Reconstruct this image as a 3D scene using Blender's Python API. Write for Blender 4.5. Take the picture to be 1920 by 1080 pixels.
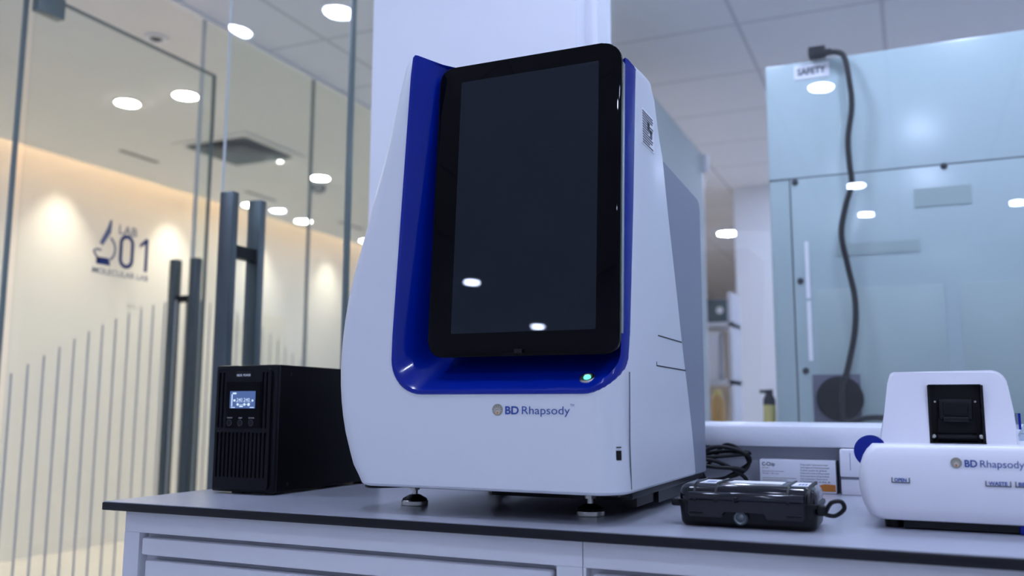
import bpy, bmesh, math, random
from mathutils import Vector, Matrix
random.seed(4)
PI = math.pi
for o in list(bpy.data.objects): bpy.data.objects.remove(o)
S = bpy.context.scene
COL = S.collection

# ------------------------------------------------------------------ camera
# world: z = 0 is the worktop surface, floor at FZ, x runs along the bench, y away from the viewer
FZ, CZ = -0.86, 1.84
cam_d = bpy.data.cameras.new('camera'); cam = bpy.data.objects.new('camera', cam_d); COL.objects.link(cam)
R = Matrix(((0.9136357541587523, 0.05083747503455525, 0.40334260852887704),
            (0.40651893063901634, -0.12272495177064553, -0.9053623281565251),
            (0.00347386742386864, 0.991137799372521, -0.13279229985250532)))
cam.matrix_world = Matrix.Translation((0, 0, .155)) @ R.to_4x4()
cam_d.sensor_width = 36; cam_d.lens = 1682 / 1920 * 36; cam_d.clip_start = .01
cam_d.dof.use_dof = True; cam_d.dof.focus_distance = 1.38; cam_d.dof.aperture_fstop = 2.8
S.camera = cam
# ------------------------------------------------------------------ world, exposure
w = bpy.data.worlds.new('world'); S.world = w; w.use_nodes = True
w.node_tree.nodes['Background'].inputs[0].default_value = (.5, .62, .9, 1)
w.node_tree.nodes['Background'].inputs[1].default_value = .35
S.view_settings.view_transform = 'Standard'; S.view_settings.look = 'None'
S.view_settings.gamma = 1; S.view_settings.use_curve_mapping = False
S.view_settings.exposure = 0.68
LAB_L = 142; LAB_C = (.60, .70, 1.0)           # lab downlights (cool)
COR_L = 150; COR_C = (1.0, .97, .91)            # corridor downlights (neutral)
COVE_C = (1.0, .66, .40); COVE_L = 24

# ------------------------------------------------------------------ materials
def mat(name, col, rough=.5, metal=0, spec=.5, emit=None, es=0, coat=0, trans=0, noise=0, nscale=20, bump=0, bscale=200):
    m = bpy.data.materials.new(name); m.use_nodes = True
    nt = m.node_tree; b = nt.nodes['Principled BSDF']
    b.inputs['Base Color'].default_value = (*col, 1); b.inputs['Roughness'].default_value = rough
    b.inputs['Metallic'].default_value = metal; b.inputs['Specular IOR Level'].default_value = spec
    b.inputs['Coat Weight'].default_value = coat; b.inputs['Coat Roughness'].default_value = .03
    b.inputs['Transmission Weight'].default_value = trans
    if emit: b.inputs['Emission Color'].default_value = (*emit, 1); b.inputs['Emission Strength'].default_value = es
    tc = nt.nodes.new('ShaderNodeTexCoord')
    if noise:
        n = nt.nodes.new('ShaderNodeTexNoise'); n.inputs['Scale'].default_value = nscale; n.inputs['Detail'].default_value = 4
        r = nt.nodes.new('ShaderNodeMix'); r.data_type = 'RGBA'
        nt.links.new(tc.outputs['Object'], n.inputs['Vector']); nt.links.new(n.outputs['Fac'], r.inputs['Factor'])
        r.inputs['A'].default_value = (*[c * (1 - noise) for c in col], 1); r.inputs['B'].default_value = (*[min(1, c * (1 + noise)) for c in col], 1)
        nt.links.new(r.outputs['Result'], b.inputs['Base Color'])
    if bump:
        n = nt.nodes.new('ShaderNodeTexNoise'); n.inputs['Scale'].default_value = bscale; n.inputs['Detail'].default_value = 3
        bp = nt.nodes.new('ShaderNodeBump'); bp.inputs['Strength'].default_value = bump; bp.inputs['Distance'].default_value = .002
        nt.links.new(tc.outputs['Object'], n.inputs['Vector']); nt.links.new(n.outputs['Fac'], bp.inputs['Height'])
        nt.links.new(bp.outputs['Normal'], b.inputs['Normal'])
    return m
def glass(name, tint, ior=1.5, boost=1.0):
    m = bpy.data.materials.new(name); m.use_nodes = True; nt = m.node_tree; nt.nodes.clear()
    o = nt.nodes.new('ShaderNodeOutputMaterial'); mx = nt.nodes.new('ShaderNodeMixShader')
    t = nt.nodes.new('ShaderNodeBsdfTransparent'); t.inputs[0].default_value = (*tint, 1)
    g = nt.nodes.new('ShaderNodeBsdfGlossy'); g.inputs['Roughness'].default_value = .01; g.inputs['Color'].default_value = (boost, boost, boost, 1)
    f = nt.nodes.new('ShaderNodeFresnel'); f.inputs[0].default_value = ior
    # both faces of a pane use the air-to-glass value
    ge = nt.nodes.new('ShaderNodeNewGeometry'); mt = nt.nodes.new('ShaderNodeMix'); mt.data_type = 'FLOAT'
    mt.inputs['A'].default_value = ior; mt.inputs['B'].default_value = 1 / ior
    nt.links.new(ge.outputs['Backfacing'], mt.inputs['Factor']); nt.links.new(mt.outputs['Result'], f.inputs[0])
    nt.links.new(f.outputs[0], mx.inputs[0]); nt.links.new(t.outputs[0], mx.inputs[1]); nt.links.new(g.outputs[0], mx.inputs[2])
    nt.links.new(mx.outputs[0], o.inputs[0]); return m
def emis(name, col, s):
    m = bpy.data.materials.new(name); m.use_nodes = True; nt = m.node_tree; nt.nodes.clear()
    o = nt.nodes.new('ShaderNodeOutputMaterial'); e = nt.nodes.new('ShaderNodeEmission')
    e.inputs[0].default_value = (*col, 1); e.inputs[1].default_value = s; nt.links.new(e.outputs[0], o.inputs[0]); return m
def ceil_mat():
    m = mat('ceiling_tiles', (.88, .87, .88), .8)
    nt = m.node_tree; b = nt.nodes['Principled BSDF']
    tc = nt.nodes.new('ShaderNodeTexCoord'); sx = nt.nodes.new('ShaderNodeSeparateXYZ'); nt.links.new(tc.outputs['Object'], sx.inputs[0])
    outs = []
    for ax, off in ((0, .63), (1, -.31)):
        a = nt.nodes.new('ShaderNodeMath'); a.operation = 'ADD'; a.inputs[1].default_value = off + 59.0; nt.links.new(sx.outputs[ax], a.inputs[0])
        d = nt.nodes.new('ShaderNodeMath'); d.operation = 'PINGPONG'; d.inputs[1].default_value = .295; nt.links.new(a.outputs[0], d.inputs[0])
        l = nt.nodes.new('ShaderNodeMath'); l.operation = 'LESS_THAN'; l.inputs[1].default_value = .009; nt.links.new(d.outputs[0], l.inputs[0])
        outs.append(l)
    mx = nt.nodes.new('ShaderNodeMath'); mx.operation = 'MAXIMUM'; nt.links.new(outs[0].outputs[0], mx.inputs[0]); nt.links.new(outs[1].outputs[0], mx.inputs[1])
    c = nt.nodes.new('ShaderNodeMix'); c.data_type = 'RGBA'; c.inputs['A'].default_value = (.88, .87, .88, 1); c.inputs['B'].default_value = (.66, .65, .67, 1)
    nt.links.new(mx.outputs[0], c.inputs['Factor']); nt.links.new(c.outputs['Result'], b.inputs['Base Color'])
    return m
M = dict(
    white=mat('white_plastic', (.69, .71, .75), .38, noise=.015, nscale=6),
    white2=mat('white_moulded_plastic', (.86, .85, .90), .35, noise=.01, nscale=6),
    grey=mat('grey_painted_metal', (.25, .27, .33), .5, noise=.02),
    blue=mat('blue_gloss', (.0003, .014, .27), .2, spec=.25, coat=.2, noise=.02, nscale=5),
    black=mat('black_plastic', (.0025, .0025, .0035), .36, spec=.3, noise=.1),
    blackgloss=mat('black_gloss', (.0008, .0008, .0018), .012, spec=.14, noise=.05),
    display=mat('dark_display', (.008, .012, .019), .012, spec=.30, noise=.03),
    upsblack=mat('black_powdercoat', (.0012, .0012, .0022), .5, spec=.12, bump=.1, bscale=900),
    bezel=mat('charcoal_plastic', (.0022, .0026, .0045), .42, spec=.22),
    steel=mat('steel', (.55, .54, .50), .28, 1, noise=.1, nscale=60),
    dsteel=mat('brushed_dark_steel', (.13, .15, .16), .38, 1, noise=.15, nscale=8),
    top=mat('phenolic_grey', (.42, .43, .49), .26, spec=.5, noise=.04, nscale=60),
    topedge=mat('phenolic_black', (.004, .0045, .007), .4, spec=.3, noise=.1),
    cab=mat('cabinet_white', (.72, .72, .76), .42, noise=.01),
    wall=mat('white_wall', (.80, .81, .85), .7, noise=.01),
    sill=mat('white_gloss_paint', (.84, .85, .90), .3, bump=.5, bscale=55),
    splash=mat('grey_laminate', (.56, .58, .64), .35, noise=.04),
    corw=mat('warm_wall', (.86, .83, .77), .6, noise=.01),
    corc=mat('corridor_ceiling', (.84, .83, .80), .8),
    floor=mat('pale_floor', (.84, .79, .70), .22, noise=.03, nscale=3),
    labfloor=mat('lab_floor', (.80, .80, .82), .4, noise=.04, nscale=3),
    bsc=mat('pale_blue_enamel', (.42, .52, .52), .22, spec=.4, noise=.015, nscale=3),
    bsc2=mat('pale_blue_grey_panel', (.37, .46, .44), .3, noise=.02),
    seam=mat('dark_seam', (.02, .022, .03), .6),
    navy=mat('navy_vinyl', (.012, .03, .16), .4),
    navyl=mat('grey_blue_vinyl', (.12, .15, .25), .4),
    print_blue=mat('print_blue', (.012, .06, .30), .5),
    print_grey=mat('print_grey', (.10, .11, .13), .6),
    print_tan=mat('print_tan', (.30, .28, .22), .6),
    cream=mat('cream_print', (.75, .72, .62), .6),
    orange=mat('orange_print', (.55, .18, .02), .6),
    matteblack=mat('matte_black', (.001, .001, .0015), .6, spec=.05), slate=mat('slate_plate', (.10, .10, .14), .5),
    paper=mat('white_paper', (.85, .85, .88), .6),
    card=mat('white_card', (.80, .80, .86), .5, noise=.02),
    rubber=mat('black_rubber', (.003, .003, .004), .45, spec=.3, noise=.1),
    smoke=mat('smoky_clear_plastic', (.008, .009, .014), .10, spec=.4, coat=.2, noise=.3, nscale=30),
    stripe=mat('grey_vinyl_stripe', (.50, .48, .44), .6),
    edge=mat('glass_edge', (.16, .20, .20), .3),
    clearseal=mat('clear_seal', (.60, .62, .62), .3),
    green=emis('green_led', (.1, 1, .55), 1.6), lcd=emis('lcd_blue', (.13, .22, .55), .42), lcdw=emis('lcd_white', (.6, .75, 1), .75),
    pane=glass('clear_glass', (.95, .975, .97)), winpane=glass('window_glass', (.97, .98, .985), 1.5),
    clear=glass('clear_tube', (.85, .9, .95), 1.45),
    lab=emis('lab_diffuser', LAB_C, LAB_L), cor=emis('corridor_diffuser', COR_C, COR_L), cor2=emis('wall_row_diffuser', COR_C, 26), cove=emis('cove_strip', COVE_C, COVE_L),
    trim=mat('white_light_trim', (.85, .85, .85), .4), vent=mat('vent_dark', (.06, .065, .07), .6),
    ceil=ceil_mat(), monitor=mat('dark_green_grey', (.10, .13, .13), .4), amber=mat('amber', (.55, .33, .10), .4),
    yellow=mat('yellow', (.7, .6, .2), .5), panel=mat('grey_green_enamel', (.46, .52, .51), .65, noise=.03, nscale=3),
)
# ------------------------------------------------------------------ mesh helpers
def ob(name, bm, m, parent=None, smooth=False, mats=None):
    me = bpy.data.meshes.new(name); bmesh.ops.recalc_face_normals(bm, faces=bm.faces[:]); bm.to_mesh(me); bm.free()
    for x in (mats or [m]): me.materials.append(x)
    if smooth:
        for p in me.polygons: p.use_smooth = True
        me.set_sharp_from_angle(angle=math.radians(35))
    o = bpy.data.objects.new(name, me); COL.objects.link(o)
    if parent: o.parent = parent; o.matrix_parent_inverse = Matrix.Translation(parent.location).inverted()
    return o
def bx(bm, x0, x1, y0, y1, z0, z1, bev=0, seg=2, mi=0):
    r = bmesh.ops.create_cube(bm, size=1); vs = r['verts']
    bmesh.ops.scale(bm, vec=(x1 - x0, y1 - y0, z1 - z0), verts=vs); bmesh.ops.translate(bm, vec=((x0 + x1) / 2, (y0 + y1) / 2, (z0 + z1) / 2), verts=vs)
    fs = {f for v in vs for f in v.link_faces}
    for f in fs: f.material_index = mi
    if bev:
        es = {e for v in vs for e in v.link_edges}
        bmesh.ops.bevel(bm, geom=list(es), offset=bev, segments=seg, affect='EDGES', profile=.5)
    return bm
def box(name, x0, x1, y0, y1, z0, z1, m, parent=None, bev=0, seg=2):
    return ob(name, bx(bmesh.new(), x0, x1, y0, y1, z0, z1, bev, seg), m, parent, smooth=bool(bev))
def lathe(bm, prof, axis='z', c=(0, 0, 0), n=32):
    rings = []
    for r, h in prof:
        ring = []
        for i in range(n):
            a = 2 * PI * i / n; u, v = r * math.cos(a), r * math.sin(a)
            p = (u, v, h) if axis == 'z' else ((u, h, v) if axis == 'y' else (h, u, v))
            ring.append(bm.verts.new(Vector(c) + Vector(p)))
        rings.append(ring)
    for a, b in zip(rings, rings[1:]):
        for i in range(n): bm.faces.new((a[i], a[(i + 1) % n], b[(i + 1) % n], b[i]))
    bm.faces.new(rings[0]); bm.faces.new(rings[-1]); return bm
def tube(bm, pts, r, n=10, sub=6, closed=False):
    P = [Vector(p) for p in pts]; out = []
    for i in range(len(P) - 1):
        p0 = P[max(i - 1, 0)]; p1 = P[i]; p2 = P[i + 1]; p3 = P[min(i + 2, len(P) - 1)]
        for k in range(sub):
            t = k / sub
            out.append(.5 * ((2 * p1) + (p2 - p0) * t + (2 * p0 - 5 * p1 + 4 * p2 - p3) * t * t + (3 * p1 - p0 - 3 * p2 + p3) * t ** 3))
    out.append(P[-1]); rings = []; up = Vector((0.13, .97, .2)).normalized()
    for i, p in enumerate(out):
        d = (out[min(i + 1, len(out) - 1)] - out[max(i - 1, 0)]).normalized()
        a = up - d * up.dot(d); a = a.normalized() if a.length > 1e-4 else d.orthogonal().normalized(); up = a
        b = d.cross(a); rings.append([bm.verts.new(p + (a * math.cos(2 * PI * k / n) + b * math.sin(2 * PI * k / n)) * r) for k in range(n)])
    for a, b in zip(rings, rings[1:]):
        for i in range(n): bm.faces.new((a[i], a[(i + 1) % n], b[(i + 1) % n], b[i]))
    bm.faces.new(rings[0]); bm.faces.new(rings[-1]); return bm
def prism(bm, poly, y0, y1, axis='y', mi=0):
    """polygon in (x,z) extruded along y (axis 'y'), or in (y,z) along x, or (x,y) along z"""
    def P(u, v, h): return (u, h, v) if axis == 'y' else ((h, u, v) if axis == 'x' else (u, v, h))
    A = [bm.verts.new(P(u, v, y0)) for u, v in poly]; B = [bm.verts.new(P(u, v, y1)) for u, v in poly]
    n = len(poly); fs = [bm.faces.new(A), bm.faces.new(B)]
    for i in range(n): fs.append(bm.faces.new((A[i], A[(i + 1) % n], B[(i + 1) % n], B[i])))
    for f in fs: f.material_index = mi
    return bm
def rr(x0, x1, z0, z1, r, n=6):
    """rounded rectangle, r a number or (bl, br, tr, tl)"""
    if not isinstance(r, tuple): r = (r,) * 4
    out = []
    for (cx, cz, q, a0) in ((x0 + r[0], z0 + r[0], r[0], PI), (x1 - r[1], z0 + r[1], r[1], 1.5 * PI), (x1 - r[2], z1 - r[2], r[2], 0), (x0 + r[3], z1 - r[3], r[3], .5 * PI)):
        for k in range(n + 1):
            a = a0 + k / n * PI / 2; out.append((cx + q * math.cos(a), cz + q * math.sin(a)))
    return out
def text(name, s, size, m, parent, origin, xdir=(1, 0, 0), zdir=(0, 0, 1), width=None, depth=.0002, spacing=1, bold=0, align='LEFT'):
    c = bpy.data.curves.new(name, 'FONT'); c.body = s; c.size = 1; c.extrude = 0; c.offset = bold; c.space_character = spacing; c.align_x = align
    t = bpy.data.objects.new(name, c); COL.objects.link(t)
    dg = bpy.context.evaluated_depsgraph_get(); me = bpy.data.meshes.new_from_object(t.evaluated_get(dg))
    bpy.data.objects.remove(t)
    xs = [v.co.x for v in me.vertices]; x0, x1 = min(xs), max(xs)
    sx = size if width is None else width / (x1 - x0)
    X = Vector(xdir); Z = Vector(zdir); N = X.cross(Z)      # N = -(towards the viewer)
    for v in me.vertices:
        u, w_ = v.co.x, v.co.y
        if width is not None: u -= x0
        v.co = Vector(origin) + X * (u * sx) + Z * (w_ * size) - N * depth * 0
    me.materials.clear(); me.materials.append(m)
    o = bpy.data.objects.new(name, me); COL.objects.link(o)
    if parent: o.parent = parent; o.matrix_parent_inverse = Matrix.Translation(parent.location).inverted()
    return o
def thing(name, label, cat, loc, group=None):
    o = bpy.data.objects.new(name, None); COL.objects.link(o); o.location = loc; o['label'] = label; o['category'] = cat
    if group: o['group'] = group
    o.empty_display_size = .05
    return o
def tag(o, label, cat, group=None):
    o['label'] = label; o['category'] = cat
    if group: o['group'] = group
    return o
def struct(o): o['kind'] = 'structure'; return o
def copy_tree(o, parent=None):
    c = o.copy(); COL.objects.link(c)
    if parent: c.parent = parent; c.matrix_parent_inverse = o.matrix_parent_inverse.copy()
    for ch in list(o.children): copy_tree(ch, c)
    return c
def lerp(a, b, t): return a + (b - a) * t
def interp(tab, z):
    if z <= tab[0][0]: return tab[0][1]
    for (a, va), (b, vb) in zip(tab, tab[1:]):
        if z <= b: return lerp(va, vb, (z - a) / (b - a))
    return tab[-1][1]
def smoothtab(tab, z):
    # catmull-rom through the table
    n = len(tab)
    if z <= tab[0][0]: return tab[0][1]
    if z >= tab[-1][0]: return tab[-1][1]
    for i in range(n - 1):
        if z <= tab[i + 1][0]: break
    t = (z - tab[i][0]) / (tab[i + 1][0] - tab[i][0])
    p0, p1, p2, p3 = tab[max(i - 1, 0)][1], tab[i][1], tab[i + 1][1], tab[min(i + 2, n - 1)][1]
    return .5 * ((2 * p1) + (p2 - p0) * t + (2 * p0 - 5 * p1 + 4 * p2 - p3) * t * t + (3 * p1 - p0 - 3 * p2 + p3) * t ** 3)

# ================================================================== SETTING
GA = 1.968          # plane of the glazed wall with the door beside the column
GB = -2.66          # plane of the glazed corridor wall
SEP = -2.74         # where the tiled ceiling meets the smooth corridor ceiling
YN, YS, XE, XC, YW = 14.0, -6.2, 3.2, -5.55, 1.835
struct(box('floor', SEP, XE, YS, YN, FZ - .1, FZ, M['labfloor']))
struct(box('trim_1', XC, SEP, YS, YN, FZ - .1, FZ, M['floor']))          # corridor floor finish
struct(box('ceiling', SEP, XE, YS, YN, CZ, CZ + .12, M['ceil']))
struct(box('trim_2', -5.2, SEP, YS, YN, CZ, CZ + .03, M['corc']))        # smooth corridor ceiling
struct(box('trim_3', XC, SEP, YS, YN, CZ + .26, CZ + .36, M['corc']))    # top of the light cove
struct(box('wall_left', XC - .1, XC, YS, YN, FZ - .1, CZ + .36, M['corw']))
struct(box('wall_right', XE, XE + .1, YS, YN, FZ - .1, CZ + .12, M['wall']))
struct(box('wall_front', XC, XE, YS - .1, YS, FZ - .1, CZ + .36, M['wall']))
struct(box('wall_back', XC, XE, YN, YN + .1, FZ - .1, CZ + .36, M['corw']))
struct(box('wall_inner', -1.19, XE, 6.85, 6.97, FZ, CZ, M['wall']))      # white wall closing the further room
bk = box('baseboard_left', XC, XC + .015, YS, YN, FZ, FZ + .10, M['corw']); struct(bk)
cl = box('cove_light', -5.192, -5.165, YS + .1, YN - .1, CZ + .0302, CZ + .0350, M['cove'])
tag(cl, 'long warm strip light hidden in the cove along the cream corridor wall', 'strip light')
for y in (2.3, 3.4, 4.45, 5.5, 6.6, 7.7, 8.8):       # small spotlights inside the cove wash the wall in pools
    ld_ = bpy.data.lights.new('cove_spotlight', 'SPOT'); ld_.energy = 27; ld_.color = (1, .88, .72); ld_.spot_size = math.radians(74); ld_.spot_blend = 1; ld_.shadow_soft_size = .03
    lo = bpy.data.objects.new('cove_spotlight', ld_); COL.objects.link(lo); lo.location = (-5.30, y, CZ + .12)
    lo.rotation_euler = Vector((-.10, 0, -1)).to_track_quat('-Z', 'Y').to_euler()
# wall under the window, column, sill
struct(box('wall_bench', -.665, XE, YW, 2.05, FZ, .085, M['splash']))
bmc = bx(bmesh.new(), -1.205, -.66, YW, 2.06, FZ, CZ); bx(bmc, -.66, -.63, 1.90, 2.0, .12, CZ)
struct(ob('wall_column', bmc, M['wall']))
sl = bmesh.new(); prism(sl, [(1.792, .0845), (1.79, .088), (1.79, .117), (1.793, .122), (1.80, .125), (2.07, .127), (2.07, .0845)], -.66, XE, 'x')
struct(ob('trim_sill', sl, M['sill'], smooth=True))
win = struct(box('window_1', -.63, XE, GA - .004, GA + .004, .127, CZ, M['winpane']))
struct(box('wall_partition', -4.05, -3.95, YS, GA, FZ, CZ, M['wall']))
# ================================================================== GLASS FRONT
dA = bpy.data.objects.new('door_1', None); COL.objects.link(dA); dA.location = (-1.58, GA, FZ); dA['kind'] = 'structure'
box('glass_leaf', -1.79, -1.365, GA - .006, GA + .006, FZ + .01, CZ - .01, M['pane'], dA)
box('edge_strip', -1.362, -1.354, GA - .010, GA + .010, FZ, CZ, M['edge'], dA)
box('edge_strip', -1.7925, -1.7895, GA - .004, GA + .004, FZ, CZ, M['clearseal'], dA)
win2 = struct(box('window_2', -1.352, -1.205, GA - .006, GA + .006, FZ, CZ, M['pane']))
win3 = struct(box('window_3', -3.95, GB - .03, GA - .006, GA + .006, FZ, CZ, M['pane']))
struct(box('trim_4', GB - .029, GB - .021, GA - .008, GA + .008, FZ, CZ, M['edge']))
dB = bpy.data.objects.new('door_2', None); COL.objects.link(dB); dB.location = (GB, 2.4, FZ); dB['kind'] = 'structure'
box('glass_leaf', GB - .006, GB + .006, 1.985, 2.838, FZ + .01, 1.556, M['pane'], dB)
box('edge_strip', GB - .007, GB + .007, 2.838, 2.845, FZ + .01, 1.556, M['edge'], dB)
box('edge_strip', GB - .007, GB + .007, 1.985, 2.845, 1.552, 1.560, M['edge'], dB)
box('patch_fitting', GB - .02, GB + .02, 1.985, 2.085, 1.49, 1.565, M['edge'], dB, .003)
def zst(y): return .30 + .30 * math.cos(1.87 * (y - 2.9))
def stripes(name, x, y0, y1, parent):
    b = bmesh.new(); y = y0
    while y < y1:
        bx(b, x, x + .0006, y, y + .009, FZ + .02, max(.05, zst(y))); y += .0575
    return ob(name, b, M['stripe'], parent)
stripes('stripe_film', GB + .0065, 1.99, 2.83, dB)
w4 = struct(box('window_4', SEP - .005, SEP + .005, 2.86, 3.62, FZ, CZ, M['pane']))
stripes('stripe_film', SEP + .0055, 2.9, 3.6, w4)
struct(box('window_5', SEP - .005, SEP + .005, 3.645, 6.2, FZ, CZ, M['pane']))
struct(box('trim_5', SEP - .006, SEP + .006, 3.627, 3.64, FZ, CZ, M['edge']))
struct(box('trim_6', SEP - .005, SEP + .005, 2.845, 2.858, FZ, CZ, M['clearseal']))
struct(box('trim_7', SEP - .02, SEP + .02, YS, YN, CZ - .015, CZ + .03, M['trim']))
# lab sign on the glass leaf
def sy(y): return y
sg = thing('door_sign', 'navy vinyl LAB 01 MOLECULAR LAB sign with microscope on the glass', 'sign', (GB + .007, 2.41, .72))
XS = GB + .0072
text('lettering', 'LAB', .048, M['navyl'], sg, (XS, 2.385, .79), (0, 1, 0), width=.085, bold=.01)
b = bmesh.new()
def ringpoly(b, cy, cz, ry, rz, t, x, a0=0, a1=2 * PI, n=40, th=.0006):
    for k in range(n):
        p, q = a0 + (a1 - a0) * k / n, a0 + (a1 - a0) * (k + 1) / n
        prism(b, [(cy + ry * math.cos(p), cz + rz * math.sin(p)), (cy + ry * math.cos(q), cz + rz * math.sin(q)),
                  (cy + (ry - t) * math.cos(q), cz + (rz - t) * math.sin(q)), (cy + (ry - t) * math.cos(p), cz + (rz - t) * math.sin(p))], x, x + th, 'x')
# stadium shaped zero
zc = 2.425
for k in range(24):
    def stp(a, rr_):
        s = math.sin(a); return (zc + rr_ * math.cos(a), .727 + (.030 if s >= 0 else -.030) + rr_ * s)
    p, q = 2 * PI * k / 24, 2 * PI * (k + 1) / 24 - 1e-6
    prism(b, [stp(p + 1e-6, .034), stp(q, .034), stp(q, .019), stp(p + 1e-6, .019)], XS, XS + .0006, 'x')
for s in (-1, 1): bx(b, XS, XS + .0006, zc + s * .0265 - .0075, zc + s * .0265 + .0075, .696, .758)
prism(b, [(2.512, .664), (2.527, .664), (2.527, .792), (2.514, .792), (2.486, .765), (2.486, .752), (2.512, .770)], XS, XS + .0006, 'x')
ob('numerals', b, M['navy'], sg)
b = bmesh.new()
prism(b, [(2.302, .742), (2.316, .732), (2.350, .787), (2.352, .832), (2.343, .832), (2.332, .80)], XS, XS + .0006, 'x')
ringpoly(b, 2.325, .725, .052, .052, .009, XS, -1.0, 1.05)
ringpoly(b, 2.325, .725, .052, .052, .009, XS, -2.9, -1.9)
bx(b, XS, XS + .0006, 2.285, 2.312, .712, .720)
ob('microscope_tube', b, M['navyl'], sg)
b = bmesh.new(); prism(b, [(2.292, .664), (2.356, .664), (2.345, .690), (2.292, .690)], XS, XS + .0006, 'x'); ob('microscope_base', b, M['navy'], sg)
text('lettering', 'MOLECULAR LAB', .030, M['navyl'], sg, (XS, 2.278, .630), (0, 1, 0), width=.257, bold=.012)
text('small_print', 'BSL-2', .020, M['stripe'], sg, (XS, 2.445, .52), (0, 1, 0), width=.07)

def handle(door, loc, gl, axis):
    """H shaped double pull handle: bars both sides of the glass; axis = direction of the glass normal"""
    t = bpy.data.objects.new('pull_handle', None); COL.objects.link(t); t.parent = door; t.matrix_parent_inverse = Matrix.Translation(door.location).inverted(); t.location = loc
    x, y, _ = loc; z0, z1 = -.55, .748
    for s in (-1, 1):
        if axis == 'y': box('bar', x - .0225, x + .0225, y + s * .058 - .014, y + s * .058 + .014, z0, z1, M['dsteel'], t, .003)
        else: box('bar', x + s * .053 - .0175, x + s * .053 + .0175, y - .018, y + .018, z0, z1, M['dsteel'], t, .003)
    for zz in (.585, -.36):
        if axis == 'y': box('standoff', x - .014, x + .014, y - .046, y + .046, zz - .017, zz + .017, M['rubber'], t)
        else: box('standoff', x - .037, x + .037, y - .013, y + .013, zz - .013, zz + .013, M['rubber'], t)
    return t
handle(dA, (-1.712, GA, .1), GA, 'y')
handle(dB, (GB, 2.733, .1), GB, 'x')

# ================================================================== LIGHTS IN THE CEILINGS
def downlight(x, y, m, label, r=.060, z=CZ, group=None):
    t = thing('ceiling_light', label, 'ceiling light', (x, y, z), group)
    b = bmesh.new(); lathe(b, [(r + .014, 0), (r + .014, -.004), (r + .002, -.006), (r + .002, 0)], 'z', (x, y, z - .0005)); ob('trim_ring', b, M['trim'], t, True)
    b = bmesh.new(); lathe(b, [(r, -.0062), (r, -.0075)], 'z', (x, y, z)); ob('diffuser', b, m, t)
    return t
LBS = 'round cool white downlight in the lab ceiling, some seen mirrored in the glass, some added unseen as fill'
for x, y in [(-.365, -.87), (-.32, -3.18), (-.30, -4.30), (.86, -4.30), (-2.17, .90), (-3.2, -3.9), (-3.3, -5.55), (-2.71, .92),
             (1.1, -.9), (2.3, -.9), (2.2, -3.2), (-.95, .70), (.75, .55), (-.2, 1.35)]:  # this row: unseen lamps added to brighten room, column, worktop and sill
    downlight(x, y, M['lab'], LBS, group='lab downlights behind the viewer')
for x, y in [(.91, 5.3), (.50, 5.4), (2.3, 4.9), (2.3, 2.4), (.95, 2.38), (.15, 2.38), (-.55, 6.1), (.5, 6.1), (-.7, 2.45)]:  # several are unseen extras, added to brighten the blue cabinet and inner wall
    downlight(x, y, M['lab'], 'round cool white downlight in the tiled ceiling beyond the window, several added unseen as fill', group='downlights of the further room')
downlight(-1.563, 8.63, M['lab'], 'small bright downlight just left of the white wall seen past the scanner', .09)
names = {(-3.542, 3.572): 'bright corridor downlight above the steel handles, right one of the front pair',
         (-3.93, 3.535): 'bright corridor downlight, left one of the front pair above the LAB 01 sign',
         (-3.907, 4.78): 'corridor downlight beside the corner of the square air diffuser',
         (-3.931, 5.33): 'corridor downlight beside the small dark smoke detector',
         (-5.0, 5.84): 'corridor downlight at the cove, seen between the two tall steel bars',
         (-5.0, 6.55): 'corridor downlight at the cove, middle one of the row by the wall',
         (-5.0, 7.6): 'corridor downlight at the cove, nearest the scanner in the picture',
         (-3.92, 7.2): 'distant corridor downlight hidden towards the column'}
for (x, y), lb in names.items(): downlight(x, y, M['cor2' if x < -4.5 else 'cor'], lb, .072 if x < -4.5 else .062)
downlight(-4.04, 1.0, M['cor'], 'corridor downlight outside the left glass', .08)
b = bmesh.new(); lathe(b, [(.055, 0), (.055, -.012), (.035, -.012), (.028, .0)], 'z', (-3.101, 2.929, CZ - .001))
o = ob('spotlight', b, M['trim'], None, True); tag(o, 'small unlit recessed spotlight at the top of the corridor ceiling', 'spotlight')
b = bmesh.new(); lathe(b, [(.028, -.006), (.010, -.016)], 'z', (-3.101, 2.929, CZ)); ob('lamp', b, M['vent'], o, True)
# square air diffuser
t = thing('air_diffuser', 'square dark louvred air diffuser in the corridor ceiling', 'air diffuser', (-3.98, 4.52, CZ))
b = bmesh.new()
for i in range(4):
    s = .29 - i * .005; fr = .30
for sx0, sx1, sy0, sy1 in ((-.30, .30, -.30, -.25), (-.30, .30, .25, .30), (-.30, -.25, -.25, .25), (.25, .30, -.25, .25)):
    bx(b, -3.98 + sx0, -3.98 + sx1, 4.52 + sy0, 4.52 + sy1, CZ - .014, CZ - .001)
ob('frame', b, M['corc'], t)
for i, (ro, ri) in enumerate(((.24, .20), (.18, .14), (.12, .08))):
    b = bmesh.new()
    A = [(-ro, -ro), (ro, -ro), (ro, ro), (-ro, ro)]; B = [(-ri, -ri), (ri, -ri), (ri, ri), (-ri, ri)]
    vo = [b.verts.new((-3.98 + u, 4.52 + v, CZ - .022)) for u, v in A]; vi = [b.verts.new((-3.98 + u, 4.52 + v, CZ - .003)) for u, v in B]
    for k in range(4): b.faces.new((vo[k], vo[(k + 1) % 4], vi[(k + 1) % 4], vi[k]))
    ob('louvre', b, M['monitor'], t)
box('backing', -4.23, -3.73, 4.27, 4.77, CZ - .003, CZ - .001, M['vent'], t)
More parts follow.
